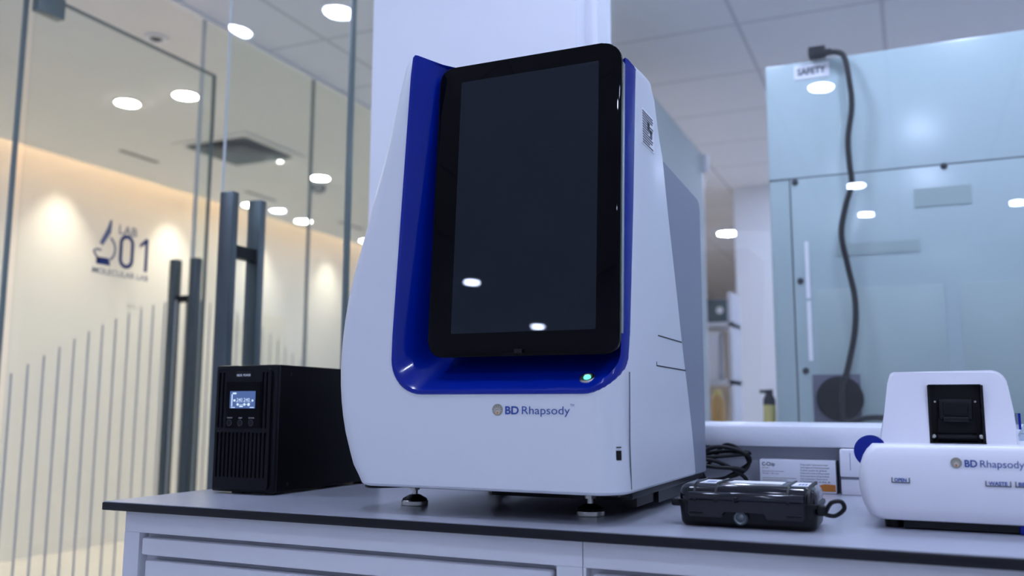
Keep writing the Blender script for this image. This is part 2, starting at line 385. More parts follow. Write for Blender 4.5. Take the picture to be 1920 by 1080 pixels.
for k, (y0, y1) in enumerate(((4.21, 4.53), (5.44, 5.80), (6.70, 7.08))):
    o = box('slot_vent', -4.735, -4.70, y0, y1, CZ - .006, CZ - .001, M['monitor'])
    tag(o, ('narrow dark slot vent in the corridor ceiling above the LAB 01 sign', 'narrow slot vent in the ceiling above the tall steel bars',
            'narrow slot vent in the ceiling, furthest along the corridor')[k], 'vent')
b = bmesh.new(); lathe(b, [(.055, 0), (.055, -.03), (.035, -.05), (.02, -.055)], 'z', (-4.09, 5.53, CZ - .001))
tag(ob('smoke_detector', b, M['vent'], None, True), 'small dark smoke detector on the corridor ceiling', 'smoke detector')

# ================================================================== BENCH
CY = 1.112
t = thing('worktop', 'long grey phenolic worktop with black edge carrying the instruments', 'worktop', (-1.237, CY, -.014))
b = bmesh.new(); bx(b, -1.237, 1.6, CY, YW - .001, -.014, -.0012, .0015)
ob('slab', b, M['topedge'], t, True)
box('surface', -1.235, 1.598, CY + .0022, YW - .002, -.0012, 0, M['top'], t)
def cabinet(x0, x1, label, stile):
    t = thing('base_cabinet', label, 'cabinet', (x0, 1.14, FZ))
    y = 1.137
    b = bmesh.new()
    bx(b, x0, x1, y + .02, YW - .03, -.75, -.0145)
    bx(b, x0, x1, y, y + .02, -.050, -.0145, .001); bx(b, x0, x0 + stile, y, y + .02, -.75, -.050); bx(b, x1 - .036, x1, y, y + .02, -.75, -.050)
    bx(b, x0, x1, y, y + .02, -.78, -.72); bx(b, x0 + .03, x1 - .03, y + .05, YW - .05, FZ, -.75)
    ob('carcass', b, M['cab'], t, True)
    zt = -.057; w0 = x0 + stile + .010; w1 = x1 - .042
    for k, hgt in enumerate((.027, .16, .2, .24)):
        zb = zt - hgt
        d = ob('drawer', bx(bmesh.new(), w0 + (.009 if k else 0), w1, y - .004, y + .018, zb, zt, .003), M['cab'], t, True)
        if k: box('handle', (w0 + w1) / 2 - .08, (w0 + w1) / 2 + .08, y - .028, y - .018, zb + hgt / 2 - .006, zb + hgt / 2 + .006, M['steel'], d, .003)
        zt = zb - .008
cabinet(-1.209, -.405, 'white steel drawer cabinet at the left end under the worktop', .033)
cabinet(-.404, .40, 'white steel drawer cabinet under the worktop, right of the panel seam', .004)
cabinet(.401, 1.2, 'white steel drawer cabinet under the right end of the worktop', .004)

# ================================================================== SCANNER
sc = thing('desktop_scanner', 'large white laboratory scanner with blue surround and tall black touchscreen', 'scanner', (-.56, 1.4, 0))
F = 1.155
LT = [(.040, -.771), (.070, -.788), (.118, -.804), (.166, -.813), (.216, -.816), (.266, -.813), (.316, -.806), (.375, -.792), (.434, -.774),
      (.492, -.758), (.542, -.743), (.593, -.730), (.644, -.719), (.686, -.709), (.700, -.703)]
RT = [(.04, -.357), (.7, -.350)]
BT = [(.04, 1.605), (.30, 1.50), (.565, 1.395), (.665, 1.345), (.700, 1.32)]
RY = [(.04, .052), (.21, .08), (.45, .115), (.7, .14)]
def section(z, ins=0):
    L, Rr, B = smoothtab(LT, z) + ins, interp(RT, z) - ins, smoothtab(BT, z) - ins
    ry = interp(RY, z); rx = .040; Fz = F + ins; pts = []; n = 10
    for k in range(n + 1):       # front left corner
        a = PI + k / n * PI / 2; pts.append((L + .030 + .030 * math.cos(a), Fz + .030 + .030 * math.sin(a)))
    for k in range(1, 12): pts.append((lerp(L + .03, Rr - rx, k / 12), Fz))
    for k in range(n + 1):
        a = 1.5 * PI + k / n * PI / 2; pts.append((Rr - rx + rx * math.cos(a), Fz + ry + ry * math.sin(a)))
    pts += [(Rr, B - .01), (Rr - .004, B), (L + .02, B), (L, B - .02)]
    return pts
def topz(z, x):      # the top face falls slightly towards the right
    return z - .040 * max(0, min(1, (x + .71) / .36)) * max(0, (z / .7)) ** 6
b = bmesh.new(); rings = []
lv = [(.040, .004), (.041, .002), (.044, 0)] + [(z, 0) for z in [.055, .07, .09, .118, .142, .166, .19, .216, .24, .266, .29, .316, .345, .375, .405, .434, .463, .492, .517, .542, .567, .593, .62, .644, .665, .683, .693]] + [(.698, .0015), (.701, .005), (.702, .010)]
for z, ins in lv: rings.append([b.verts.new((x, y, topz(z, x))) for x, y in section(z, ins)])
for A, B_ in zip(rings, rings[1:]):
    n = len(A)
    for i in range(n): b.faces.new((A[i], A[(i + 1) % n], B_[(i + 1) % n], B_[i]))
b.faces.new(rings[0]); b.faces.new(rings[-1])
shell = ob('front_shell', b, M['white'], sc, True)
# outline of the blue surround, open at the top: (x, z)
def upath(ins_l, ins_b, ins_r, ztop, rl=.052, rr_=.050, n=10):
    pts = []
    xl = lambda z: lerp(-.712, -.686, max(0, min(1, (z - .25) / .45))) + ins_l
    xr = lambda z: lerp(-.3585, -.3527, (z - .2) / .5) - ins_r
    zb = .174 + ins_b
    rl = max(.02, rl - ins_b * .3); rr_ = max(.02, rr_ - ins_b * .2)
    for k in range(14): z = lerp(ztop, zb + rl, k / 13); pts.append((xl(z), z))
    for k in range(1, n + 1): a = PI + k / n * PI / 2; pts.append((xl(zb) + rl + rl * math.cos(a), zb + rl + rl * math.sin(a)))
    for k in range(1, 14): pts.append((lerp(xl(zb) + rl, xr(zb) - rr_, k / 14), zb))
    for k in range(n + 1): a = 1.5 * PI + k / n * PI / 2; pts.append((xr(zb) - rr_ + rr_ * math.cos(a), zb + rr_ + rr_ * math.sin(a)))
    for k in range(1, 14): z = lerp(zb + rr_, ztop, k / 13); pts.append((xr(z), z))
    return pts
def surf(x, z):      # y of the shell's front at (x, z)
    L, Rr = smoothtab(LT, z), interp(RT, z); ry = interp(RY, z)
    if x > Rr - .04: u = min(1, (x - (Rr - .04)) / .04); return F + ry * (1 - math.sqrt(max(0, 1 - u * u)))
    if x < L + .03: u = min(1, (L + .03 - x) / .03); return F + .03 * (1 - math.sqrt(max(0, 1 - u * u)))
    return F
# cut the notch
b = bmesh.new(); up = upath(.003, .003, .003, .69); up = [(up[0][0], .80)] + up + [(up[-1][0], .80)]
prism(b, up, 1.0, 1.236); cut = ob('cutter', b, M['blue'])
md = shell.modifiers.new('cut', 'BOOLEAN'); md.operation = 'DIFFERENCE'; md.object = cut; md.solver = 'EXACT'
dg = bpy.context.evaluated_depsgraph_get(); me2 = bpy.data.meshes.new_from_object(shell.evaluated_get(dg))
shell.modifiers.clear(); shell.data = me2; bpy.data.objects.remove(cut)
for p in me2.polygons: p.use_smooth = True
me2.set_sharp_from_angle(angle=math.radians(30))
# blue tray
ZT = .701
b = bmesh.new(); rings = []
def tz(z, x, d=0): return min(z, topz(ZT, x) - d)
for (il, ib, ir, yf) in ((0, 0, 0, 'o'), (.0, .0, .0, 's'), (.0015, .0015, .001, 'p'), (.006, .006, .004, 'p2'), (.009, .010, .006, 'q'), (.036, .050, .012, 1.215), (.044, .058, .016, 1.226), (.055, .07, .024, 1.228)):
    ring = []
    for x, z in upath(il, ib, ir, ZT):
        if yf == 'o': y = surf(x, z) + .012
        elif yf == 's': y = surf(x, z) + .0005
        elif yf == 'p': y = surf(x, z) - .0018
        elif yf == 'p2': y = surf(x, z) - .0018
        elif yf == 'q': y = surf(x, z) + .002
        else: y = yf
        ring.append(b.verts.new((x, y, tz(z, x, {'o': .009, 's': .007, 'p': .004, 'p2': .0005}.get(yf, 0)))))
    rings.append(ring)
for A, B_ in zip(rings, rings[1:]):
    for i in range(len(A) - 1): b.faces.new((A[i], A[i + 1], B_[i + 1], B_[i]))
b.faces.new(rings[-1])
# close the top ends of the two wings
for e in (0, -1): b.faces.new([r[e] for r in rings])
ob('blue_surround', b, M['blue'], sc, True)
# touchscreen, leaning back: local frame
P0 = Vector((-.508, 1.1655, .228)); tilt = math.atan2(.030, .455)
def scr(x, h, d): return (x, P0.y + h * math.sin(tilt) + d * math.cos(tilt), P0.z + h * math.cos(tilt) - d * math.sin(tilt))
def slab(name, poly, d0, d1, m, parent, bev=0):
    b = bmesh.new(); prism(b, poly, d0, d1)
    if bev:
        es = [e for e in b.edges if abs(e.verts[0].co.y - e.verts[1].co.y) < 1e-6]; bmesh.ops.bevel(b, geom=es, offset=bev, segments=3, affect='EDGES', profile=.5)
    for v in b.verts: v.co = Vector(scr(v.co.x, v.co.z, v.co.y))
    return ob(name, b, m, parent, smooth=True)
ts = slab('touchscreen', rr(-.6545, -.3590, 0, .455, (.024, .020, .030, .020), 8), -.004, .004, M['blackgloss'], sc, .002)
slab('display', rr(-.6165, -.3930, .0345, .428, .002, 3), -.0044, -.0035, M['display'], ts)
slab('screen_housing', rr(-.647, -.364, .008, .447, .022, 8), .004, .052, M['blackgloss'], ts, .004)
slab('side_rail', rr(-.3605, -.3588, .03, .425, .0006, 3), .0042, .013, M['steel'], ts)
box('ir_window', -.5125, -.5005, 1.1580, 1.1640, .232, .238, M['black'], ts)
# power button on the sloping blue sill
n = Vector((0, -.07, .05)).normalized(); n = Vector((0, -.57, .82)).normalized()
c = Vector((-.409, 1.1745, .1957))
def disc(name, c, n, prof, m, parent, ns=28):
    b = bmesh.new(); lathe(b, prof, 'z', (0, 0, 0), ns)
    q = Vector((0, 0, 1)).rotation_difference(n)
    for v in b.verts: v.co = q @ v.co + c
    return ob(name, b, m, parent, True)
pb = disc('power_button', c, n, [(.0115, -.012), (.0115, .001), (.0100, .003), (.0075, .003), (.0065, .002), (.001, .002)], M['steel'], sc)
disc('power_led', c, n, [(.0052, .0015), (.0048, .0032)], M['green'], pb)
# base tray with added black skirt blocking light beneath, rear housing
bp = bmesh.new(); bx(bp, -.755, -.372, 1.19, 1.60, .0365, .0396); bx(bp, -.66, -.372, 1.40, 1.60, .010, .037); bx(bp, -.50, -.40, 1.33, 1.41, .018, .037)
ob('base_plate_shade_skirt', bp, M['black'], sc)
rl = bmesh.new(); bx(rl, -.385, -.3655, 1.235, 1.70, .029, .0395, .002); bx(rl, -.400, -.378, 1.30, 1.69, .012, .030, .001); ob('base_rail', rl, M['black'], sc, True)
rh = bmesh.new(); prism(rh, rr(1.335, 1.705, .040, .566, (.006, .006, .022, .01), 6), -.775, -.3615, 'x')
for v in rh.verts:
    if v.co.z > .5: v.co.z -= (v.co.y - 1.335) * .035
ob('rear_housing', rh, M['grey'], sc, True)
# seam lines, flap and marks on the side panel
def rx_(z): return interp(RT, z)
b = bmesh.new()
for z0 in (.2665,): bx(b, rx_(z0) - .001, rx_(z0) + .0006, 1.348, 1.500, z0 - .0009, z0 + .0009)
bx(b, rx_(.22) - .001, rx_(.22) + .0006, 1.338, 1.528, .2191, .2209); bx(b, rx_(.22) - .001, rx_(.22) + .0006, 1.3375, 1.339, .2191, .226)
ob('side_flap_seam', b, M['seam'], sc)
b = bmesh.new(); prev = None
for k in range(21):
    z = lerp(.046, .205, k / 20); y = lerp(1.203, 1.196, min(1, k / 8)); x = rx_(z) - .001
    q = [b.verts.new((x, y - .0007, z)), b.verts.new((x + .0014, y - .0007, z)), b.verts.new((x + .0014, y + .0007, z)), b.verts.new((x, y + .0007, z))]
    if prev:
        for i in range(4): b.faces.new((prev[i], prev[(i + 1) % 4], q[(i + 1) % 4], q[i]))
    prev = q
ob('panel_seam', b, M['print_grey'], sc)
lb = box('rating_label', rx_(.6) - .002, rx_(.604) + .0005, 1.262, 1.330, .548, .604, M['paper'], sc)
b = bmesh.new()
for k in range(13):
    z = .6005 - k * .0040; n_ = .060 - (.018 if k % 4 == 3 else 0) - random.random() * .012
    bx(b, rx_(.604) + .0004, rx_(.604) + .0009, 1.265, 1.265 + n_, z - .0023, z - .0003)
bx(b, rx_(.604) + .0004, rx_(.604) + .0009, 1.292, 1.303, .576, .589); bx(b, rx_(.604) + .0004, rx_(.604) + .0009, 1.306, 1.318, .568, .580)
ob('label_print', b, M['print_grey'], lb)
# usb port on the rounded corner
zc_ = .0925; a = math.radians(60)
b = bmesh.new(); bx(b, -.0045, .0045, -.0008, .003, -.0065, .0065); bx(b, -.004, .004, -.0012, .0, .010, .0115)
for v in b.verts:
    q = Matrix.Rotation(math.radians(52), 3, 'Z') @ v.co; v.co = q + Vector((-.3665, 1.176, zc_))
ob('usb_port', b, M['black'], sc)
# feet
foot0 = None
for fx, fy in ((-.744, 1.288), (-.441, 1.274), (-.72, 1.56), (-.45, 1.56)):
    if foot0 is None:
        b = bmesh.new(); lathe(b, [(.0205, 0), (.0215, .001), (.0215, .007), (.020, .0085)], 'z', (0, 0, 0)); foot0 = ob('foot', b, M['steel'], sc, True)
        foot0.matrix_parent_inverse = Matrix.Translation(sc.location).inverted(); foot0.location = (fx, fy, 0)
        kids = []
        b = bmesh.new(); lathe(b, [(.020, .0085), (.019, .011), (.009, .0165), (.006, .0175)], 'z'); kids.append(ob('rubber_cone', b, M['black'], None, True))
        b = bmesh.new(); lathe(b, [(.0045, .017), (.0045, .042)], 'z', n=16); lathe(b, [(.0085, .0245), (.0085, .0315)], 'z', n=6); lathe(b, [(.0075, .036), (.0075, .042)], 'z', n=6)
        kids.append(ob('bolt', b, M['steel'], None, True))
        for kk in kids: kk.parent = foot0
    else:
        f = foot0.copy(); COL.objects.link(f); f.parent = sc; f.matrix_parent_inverse = foot0.matrix_parent_inverse.copy(); f.location = (fx, fy, 0)
        for kk in kids: g = kk.copy(); COL.objects.link(g); g.parent = f
b = bmesh.new(); tube(b, [(-.795, 1.225, .034), (-.78, 1.222, .0335), (-.73, 1.23, .036), (-.70, 1.25, .038)], .0035); ob('latch_lever', b, M['black'], sc, True)
# wordmarks
def wordmark(parent, x, y, z, h, wx):
    """sunburst disc and 'BD Rhapsody' on a surface facing -y; h = disc radius, wx = text width"""
    c = Vector((x, y, z))
    e = disc('emblem', c, Vector((0, -1, 0)), [(h, -.0004), (h, .0003)], M['print_tan'], parent, 32)
    b = bmesh.new(); cc = (x, z - h * .35)
    for k in range(9):
        a = math.radians(-10 + k * 200 / 8); r0, r1 = h * .32, h * (1.12 if 1 <= k <= 7 else .8)
        da = .13
        prism(b, [(cc[0] + r0 * math.cos(a - da * 1.6), cc[1] + r0 * math.sin(a - da * 1.6)), (cc[0] + r1 * math.cos(a), cc[1] + r1 * math.sin(a)), (cc[0] + r0 * math.cos(a + da * 1.6), cc[1] + r0 * math.sin(a + da * 1.6))], y - .0007, y - .0004)
    prism(b, [(cc[0] + h * .45 * math.cos(t_ * PI / 8), cc[1] + h * .45 * math.sin(t_ * PI / 8)) for t_ in range(16)], y - .0007, y - .0004)
    ob('rays', b, M['cream'], e)
    b = bmesh.new(); prism(b, [(cc[0] + h * .2 * math.cos(t_ * PI / 6), cc[1] - h * .15 + h * .25 * math.sin(t_ * PI / 6)) for t_ in range(12)], y - .0009, y - .0007); ob('figure', b, M['orange'], e)
    wb = wx * .215
    text('wordmark', 'BD', h * 1.86, M['print_blue'], parent, (x + h * 1.45, y - .0004, z - h * .72), width=wb, bold=.025)
    text('wordmark', 'Rhapsody', h * 1.92, M['print_blue'], parent, (x + h * 1.45 + wx * .265, y - .0004, z - h * .72), width=wx * .735)
    text('trademark', 'TM', h * .62, M['print_blue'], parent, (x + h * 1.5 + wx, y - .0004, z + h * .55), width=h * .7)
wordmark(sc, -.5361, F - .0002, .1528, .0082, .0965)

# ================================================================== UPS
ux0, ux1, uy, uz0, uz1 = -1.183, -1.042, 1.306, .0035, .2315
up_ = thing('power_supply', 'black tower battery backup unit with blue lcd at left end of the worktop', 'power supply', ((ux0 + ux1) / 2, 1.47, 0))
box('case', ux0, ux1, uy + .010, uy + .35, uz0 + .002, uz1, M['upsblack'], up_, .002)
box('side_screw', ux1, ux1 + .001, uy + .035, uy + .041, .213, .219, M['bezel'], up_)
box('side_screw', ux1, ux1 + .001, uy + .035, uy + .041, .014, .020, M['bezel'], up_)
for fx in (ux0 + .045, ux1 - .02):
    for fy in (uy + .03, uy + .31): box('foot', fx - .012, fx + .012, fy - .012, fy + .012, 0, .0055, M['rubber'], up_)
bz = box('front_bezel', ux0, ux1, uy, uy + .012, uz0, uz1, M['bezel'], up_, .004)
U = lambda u: ux0 + u; V = lambda v: uz1 - v
# raised centre panel with real slots cut through it
b = bmesh.new(); prism(b, rr(U(.009), U(.132), V(.222), V(.007), (.006, .008, .008, .004)), uy - .006, uy + .001)
fp = ob('grille_panel', b, M['bezel'], bz, True)
cb = bmesh.new()
for k in range(13): x = U(.0135 + k * .00895); prism(cb, rr(x, x + .0050, V(.202), V(.121), .0024, 3), uy - .02, uy - .0012)
for x in (.0135, .0225, .1125, .1215): prism(cb, rr(U(x), U(x) + .0050, V(.1145), V(.013), .0024, 3), uy - .02, uy - .0012)
cut = ob('cutter', cb, M['black']); md = fp.modifiers.new('c', 'BOOLEAN'); md.object = cut; md.solver = 'EXACT'
dg = bpy.context.evaluated_depsgraph_get(); me2 = bpy.data.meshes.new_from_object(fp.evaluated_get(dg)); fp.modifiers.clear(); fp.data = me2; bpy.data.objects.remove(cut)
box('slot_backing', U(.010), U(.131), uy - .0013, uy - .0005, V(.21), V(.010), M['seam'], bz)
dp = box('control_panel', U(.032), U(.111), uy - .0070, uy - .0012, V(.114), V(.031), M['blackgloss'], bz)
ld = box('lcd', U(.0415), U(.099), uy - .0076, uy - .0068, V(.0785), V(.0475), M['lcd'], dp)
ty = uy - .0079
text('readout', '240', .0085, M['lcdw'], ld, (U(.057), ty, V(.066)), width=.0135); text('readout', '240', .0085, M['lcdw'], ld, (U(.0735), ty, V(.066)), width=.0135)
b = bmesh.new()
bx(b, U(.0455), U(.0475), ty - .0001, ty + .0002, V(.075), V(.053)); bx(b, U(.048), U(.056), ty - .0001, ty + .0002, V(.053), V(.050))
bx(b, U(.045), U(.054), ty - .0001, ty + .0002, V(.0775), V(.0762)); bx(b, U(.088), U(.097), ty - .0001, ty + .0002, V(.0775), V(.0762))
bx(b, U(.056), U(.090), ty - .0001, ty + .0002, V(.0672), V(.0668)); bx(b, U(.060), U(.082), ty - .0001, ty + .0002, V(.0718), V(.0712))
bx(b, U(.064), U(.072), ty - .0001, ty + .0002, V(.0760), V(.0735)); bx(b, U(.050), U(.0545), ty - .0001, ty + .0002, V(.066), V(.0625))
for cx_, cr in ((.060, .0024), (.0755, .0024), (.085, .0028), (.0935, .002)):
    prism(b, [(U(cx_) + cr * math.cos(k * PI / 8), V(.0715 if cx_ < .09 else .0645) + cr * math.sin(k * PI / 8)) for k in range(16)], ty - .0001, ty + .0002)
ob('lcd_icons', b, M['lcdw'], ld)
for k, (u, s) in enumerate(((.0425, 'ON/MUTE'), (.0672, 'SELECT'), (.0920, 'OFF/ENTER'))):
    disc('button', Vector((U(u), uy - .0070, V(.1045))), Vector((0, -1, 0)), [(.0050, 0), (.0050, .0006), (.001, .0006)], M['black'], dp, 24)
    rb = bmesh.new(); lathe(rb, [(.0056, -.0012), (.0050, -.0012)], 'y', (U(u), uy - .0070, V(.1045)), 24); bmesh.ops.delete(rb, geom=[f for f in rb.faces if len(f.verts) > 4], context='FACES_ONLY'); ob('button_ring', rb, M['dsteel'], dp)
    text('button_label', s, .0026, M['trim'], dp, (U(u), uy - .0072, V(.0965)), align='CENTER')
nb = box('name_plate', U(.053), U(.088), uy - .0068, uy - .005, V(.022), V(.012), M['black'], bz, .001)
text('lettering', 'NEUR  POWER', .0055, M['paper'], nb, (U(.0545), uy - .0070, V(.0205)), width=.032, bold=.02)

# ================================================================== SMALL HARD CASE
pc = thing('hard_case', 'small black waterproof hard case with smoky clear lid in front of the card box', 'case', (-.21, 1.27, 0))
cx0, cx1, cy0, cy1 = -.297, -.121, 1.222, 1.325
def rbox(b, x0, x1, y0, y1, z0, z1, rc, rz, flare=0):
    """tub with rounded plan corners and rounded top/bottom edge (rz at bottom<0/top>0)"""
    rings = []
    steps = [(0, 0)]
    prof = []
    if rz < 0:
        for k in range(6): a = k / 5 * PI / 2; prof.append((-rz * (1 - math.sin(a)), z0 - rz * (1 - math.cos(a)) * 1.0))
        prof.append((-flare, z1))
    else:
        prof.append((0, z0))
        for k in range(6): a = k / 5 * PI / 2; prof.append((rz * (1 - math.cos(a)), z1 - rz * (1 - math.sin(a))))
    for ins, z in prof:
        rings.append([b.verts.new((x, y, z)) for x, y in rr(x0 + ins, x1 - ins, y0 + ins, y1 - ins, max(.002, rc - ins), 5)])
    for A, B_ in zip(rings, rings[1:]):
        for i in range(len(A)): b.faces.new((A[i], A[(i + 1) % len(A)], B_[(i + 1) % len(A)], B_[i]))
    b.faces.new(rings[0]); b.faces.new(rings[-1])
b = bmesh.new(); rbox(b, cx0, cx1, cy0, cy1, .0, .029, .016, -.008, .002); ob('base', b, M['black'], pc, True)
b = bmesh.new(); rbox(b, cx0 - .004, cx1 + .004, cy0 - .004, cy1 + .004, .029, .0345, .018, .001); ob('rim', b, M['black'], pc, True)
lid = bmesh.new(); rbox(lid, cx0 - .001, cx1 + .001, cy0 - .001, cy1 + .001, .0345, .0555, .016, .013); lid = ob('lid', lid, M['smoke'], pc, True)
for rx0 in (-.276, -.248, -.156, -.130):
    b = bmesh.new()
    pts = [(cy0 - .0095, .0345), (cy0 - .009, .040), (cy0 - .003, .049), (cy0 + .008, .0562), (cy0 + .016, .0575), (cy1 - .014, .0575), (cy1 + .001, .045), (cy1 + .002, .036), (cy1 - .002, .036), (cy1 - .018, .0545), (cy0 + .014, .0545), (cy0, .036)]
    prism(b, pts, rx0, rx0 + .003, 'x')
    ob('rib', b, M['black'], lid, True)
# front latch of smoky plastic with a notch
b = bmesh.new()
o_ = [(-.283, .0475), (-.134, .0475), (-.134, .018), (-.137, .014), (-.180, .014), (-.183, .017), (-.183, .023), (-.236, .023), (-.236, .017), (-.239, .014), (-.280, .014), (-.283, .018)]
prism(b, o_, cy0 - .0115, cy0 - .0065)
bmesh.ops.bevel(b, geom=[e for e in b.edges if abs(e.verts[0].co.y - e.verts[1].co.y) < 1e-6], offset=.0015, segments=2, affect='EDGES')
for v in b.verts:
    if v.co.z > .04: v.co.y += .008
lt = ob('latch', b, M['smoke'], pc, True)
b = bmesh.new(); lathe(b, [(.0052, -.282), (.0058, -.280), (.0058, -.137), (.0052, -.135)], 'x', (0, cy0 - .0045, .0405), 20); ob('latch_highlight_roll', b, M['smoke'], lt, True)  # smoky roll added so a bright highlight strip runs along the latch
b = bmesh.new()
for x0, x1 in ((-.281, -.262), (-.156, -.137)): bx(b, x0, x1, cy0 - .0135, cy0 - .0115, .019, .021, .0006)
bx(b, -.2235, -.2175, cy0 - .0135, cy0 - .010, .036, .041, .001)
ob('latch_ridge', b, M['black'], lt, True)
disc('pressure_valve', Vector((-.2145, cy0 - .004, .0145)), Vector((0, -1, 0)), [(.0095, -.006), (.0095, .004), (.0078, .006), (.0055, .005), (.0055, .0045), (.0035, .0060), (.001, .0065)], M['dsteel'], pc)
# lugs: left stub, right ring
b = bmesh.new(); bx(b, cx0 - .014, cx0, cy0 + .012, cy0 + .038, .024, .034, .003); ob('lug', b, M['black'], pc, True)
b = bmesh.new(); bx(b, cx1, cx1 + .012, cy0 + .005, cy0 + .022, .020, .033, .003)
tube(b, [(cx1 + .010, cy0 + .010, .024), (cx1 + .018, cy0 + .008, .037), (cx1 + .030, cy0 + .008, .039), (cx1 + .033, cy0 + .010, .030), (cx1 + .022, cy0 + .011, .021), (cx1 + .010, cy0 + .010, .022)], .0028, 8)
ob('lug', b, M['black'], pc, True)
for x0, x1, y0, y1 in ((-.272, -.249, cy0 + .016, cy0 + .075), (-.152, -.131, cy0 + .016, cy0 + .075), (-.236, -.166, cy0 + .035, cy0 + .075)):
    box('sticker', x0, x1, y0, y1, .0555, .0561, M['paper'], lid)
b = bmesh.new()
for k in range(3): bx(b, -.265 + k * .004, -.2625 + k * .004, cy0 + .03, cy0 + .05, .0561, .0563); bx(b, -.145 + k * .004, -.1425 + k * .004, cy0 + .03, cy0 + .05, .0561, .0563)
ob('sticker_print', b, M['print_blue'], lid)

# ================================================================== CARD BOX
cbx = thing('cardboard_box', 'white printed C-Chip cardboard box standing against the bench wall', 'box', (-.21, 1.8, 0))
b = bmesh.new(); bx(b, -.276, -.139, 1.785, 1.826, .0005, .0605, .0012)
ob('carton', b, M['card'], cbx, True)
box('side_panel', -.1392, -.1375, 1.7865, 1.825, .001, .059, M['print_grey'], cbx)
yb = 1.7846
text('lettering', 'C-Chip', .0095, M['print_grey'], cbx, (-.2715, yb, .0485), width=.0235, bold=.02)
text('lettering', 'DHC-N01', .004, M['print_tan'], cbx, (-.2715, yb, .0430), width=.012)
text('lettering', 'Disposable hemocytometer', .0034, M['print_grey'], cbx, (-.2715, yb, .0375), width=.040)
text('lettering', '50 tests / 100 chips', .0034, M['print_grey'], cbx, (-.2715, yb, .0330), width=.030)
b = bmesh.new()
for k in range(3): bx(b, -.2715, -.2715 + (.062, .045, .052)[k], yb - .0001, yb + .0004, .0255 - k * .0035, .0265 - k * .0035)
ob('fine_print', b, M['print_tan'], cbx)
for k, s in enumerate(('Disposable hemocytometer', 'Verfuegbares Haemozytometer', 'Cellule jetable de globule', 'Hemocitometro Disposable', 'Emocitometro Disponibile', 'Hemocitometro Descartavel', 'DISPOSABLE')):
    text('lettering', s, .0045, M['print_grey'], cbx, (-.202, yb, .0505 - k * .0052), width=.050 + .003 * math.sin(k * 2.3))
b = bmesh.new(); prism(b, [(-.174, .004), (-.1405, .004), (-.1405, .0165), (-.160, .0175), (-.175, .013)], yb - .0001, yb + .0004); ob('colour_patch', b, M['orange'], cbx)

# ================================================================== WHITE PLASTIC BOX
wb_ = thing('plastic_box', 'small white plastic box between the card box and the cartridge instrument', 'box', (-.09, 1.8, 0))
b = bmesh.new(); bx(b, -.130, -.035, 1.775, 1.829, .0, .029, .002); ob('body', b, M['white2'], wb_, True)
box('ridge', -.130, -.035, 1.773, 1.830, .0295, .0315, M['grey'], wb_)
b = bmesh.new(); bx(b, -.131, -.034, 1.770, 1.831, .032, .083, .004); lidb = ob('lid', b, M['white2'], wb_, True)
box('groove', -.113, -.112, 1.7692, 1.7715, .045, .076, M['grey'], lidb)

# ================================================================== CABLE COIL
b = bmesh.new(); pts = []
for k in range(33):
    a = k / 32 * 2 * PI * 2.6; tt = k / 32
    pts.append((-.345 + (.048 - .006 * tt) * math.cos(a) + .01 * math.sin(2.2 * a), 1.755 + .02 * math.sin(a * .5) + .02 * tt, .047 + (.034 - .006 * math.sin(a * 1.3)) * math.sin(a + .4)))
pts[0] = (-.40, 1.74, .06)
tube(b, [(p[0], min(p[1], 1.82), max(.008, p[2])) for p in pts], .0038, 10, 5)
tube(b, [(-.385, 1.74, .060), (-.35, 1.745, .056), (-.31, 1.75, .036), (-.296, 1.755, .020), (-.31, 1.76, .006), (-.345, 1.765, .006), (-.385, 1.77, .024)], .0038, 10, 6)
tube(b, [(-.39, 1.73, .050), (-.35, 1.735, .046), (-.315, 1.745, .044), (-.300, 1.75, .040)], .0038, 10, 6)
tag(ob('power_cable', b, M['rubber'], None, True), 'coiled black power cable on the worktop beside the scanner', 'cable')

# ================================================================== CARTRIDGE INSTRUMENT
dw = thing('cartridge_instrument', 'low white cartridge instrument with black dock at the right edge of the worktop', 'instrument', (.07, 1.42, 0))
dF = 1.30
LD = [(.012, -.052), (.016, -.0605), (.032, -.0690), (.060, -.0735), (.085, -.0700), (.100, -.0645), (.108, -.058)]
b = bmesh.new(); rings = []
lv = [(.012, .006), (.013, .002), (.018, 0)] + [(z, 0) for z in (.028, .040, .055, .07, .085, .095)] + [(.103, .0006), (.1065, .0025), (.1088, .006), (.1096, .011)]
for z, ins in lv:
    L = smoothtab(LD, z); Rr = .235 - (L + .0735) * 1; bulge = -.005 * math.sin(max(0, min(1, (z - .012) / .095)) * PI)
    rings.append([b.verts.new((x, y, z)) for x, y in rr(L + ins * .3, Rr - ins * .3, dF + bulge + ins, 1.545 - ins, .014, 6)])
for A, B_ in zip(rings, rings[1:]):
    for i in range(len(A)): b.faces.new((A[i], A[(i + 1) % len(A)], B_[(i + 1) % len(A)], B_[i]))
b.faces.new(rings[0]); b.faces.new(rings[-1]); ob('base', b, M['white2'], dw, True)
b = bmesh.new(); bx(b, -.02, .20, dF + .012, 1.52, .002, .013); ob('underside', b, M['black'], dw)
for fx in (-.033, .19):
    for fy in (dF + .035, 1.50): b = bmesh.new(); lathe(b, [(.011, 0), (.012, .012)], 'z', (fx, fy, 0), 20); ob('foot', b, M['rubber'], dw, True)
TY = 1.365
poly = [(-.0495, .104), (.1245, .104)] + [(.1185, .170)]
tw = bmesh.new()
pl = [(-.0495, .104), (.124, .104), (.1205, .150), (.1160, .185)]
for k in range(7): a = k / 6 * PI / 2 * .95; pl.append((.1155 - .020 + .020 * math.cos(a), .188 + .0205 * math.sin(a)))
for k in range(5): a = PI / 2 + k / 4 * PI / 2 * .8; pl.append((-.0245 + .006 * math.cos(a), .2012 + .006 * math.sin(a)))
pl += [(-.0335, .192), (-.0395, .150)]
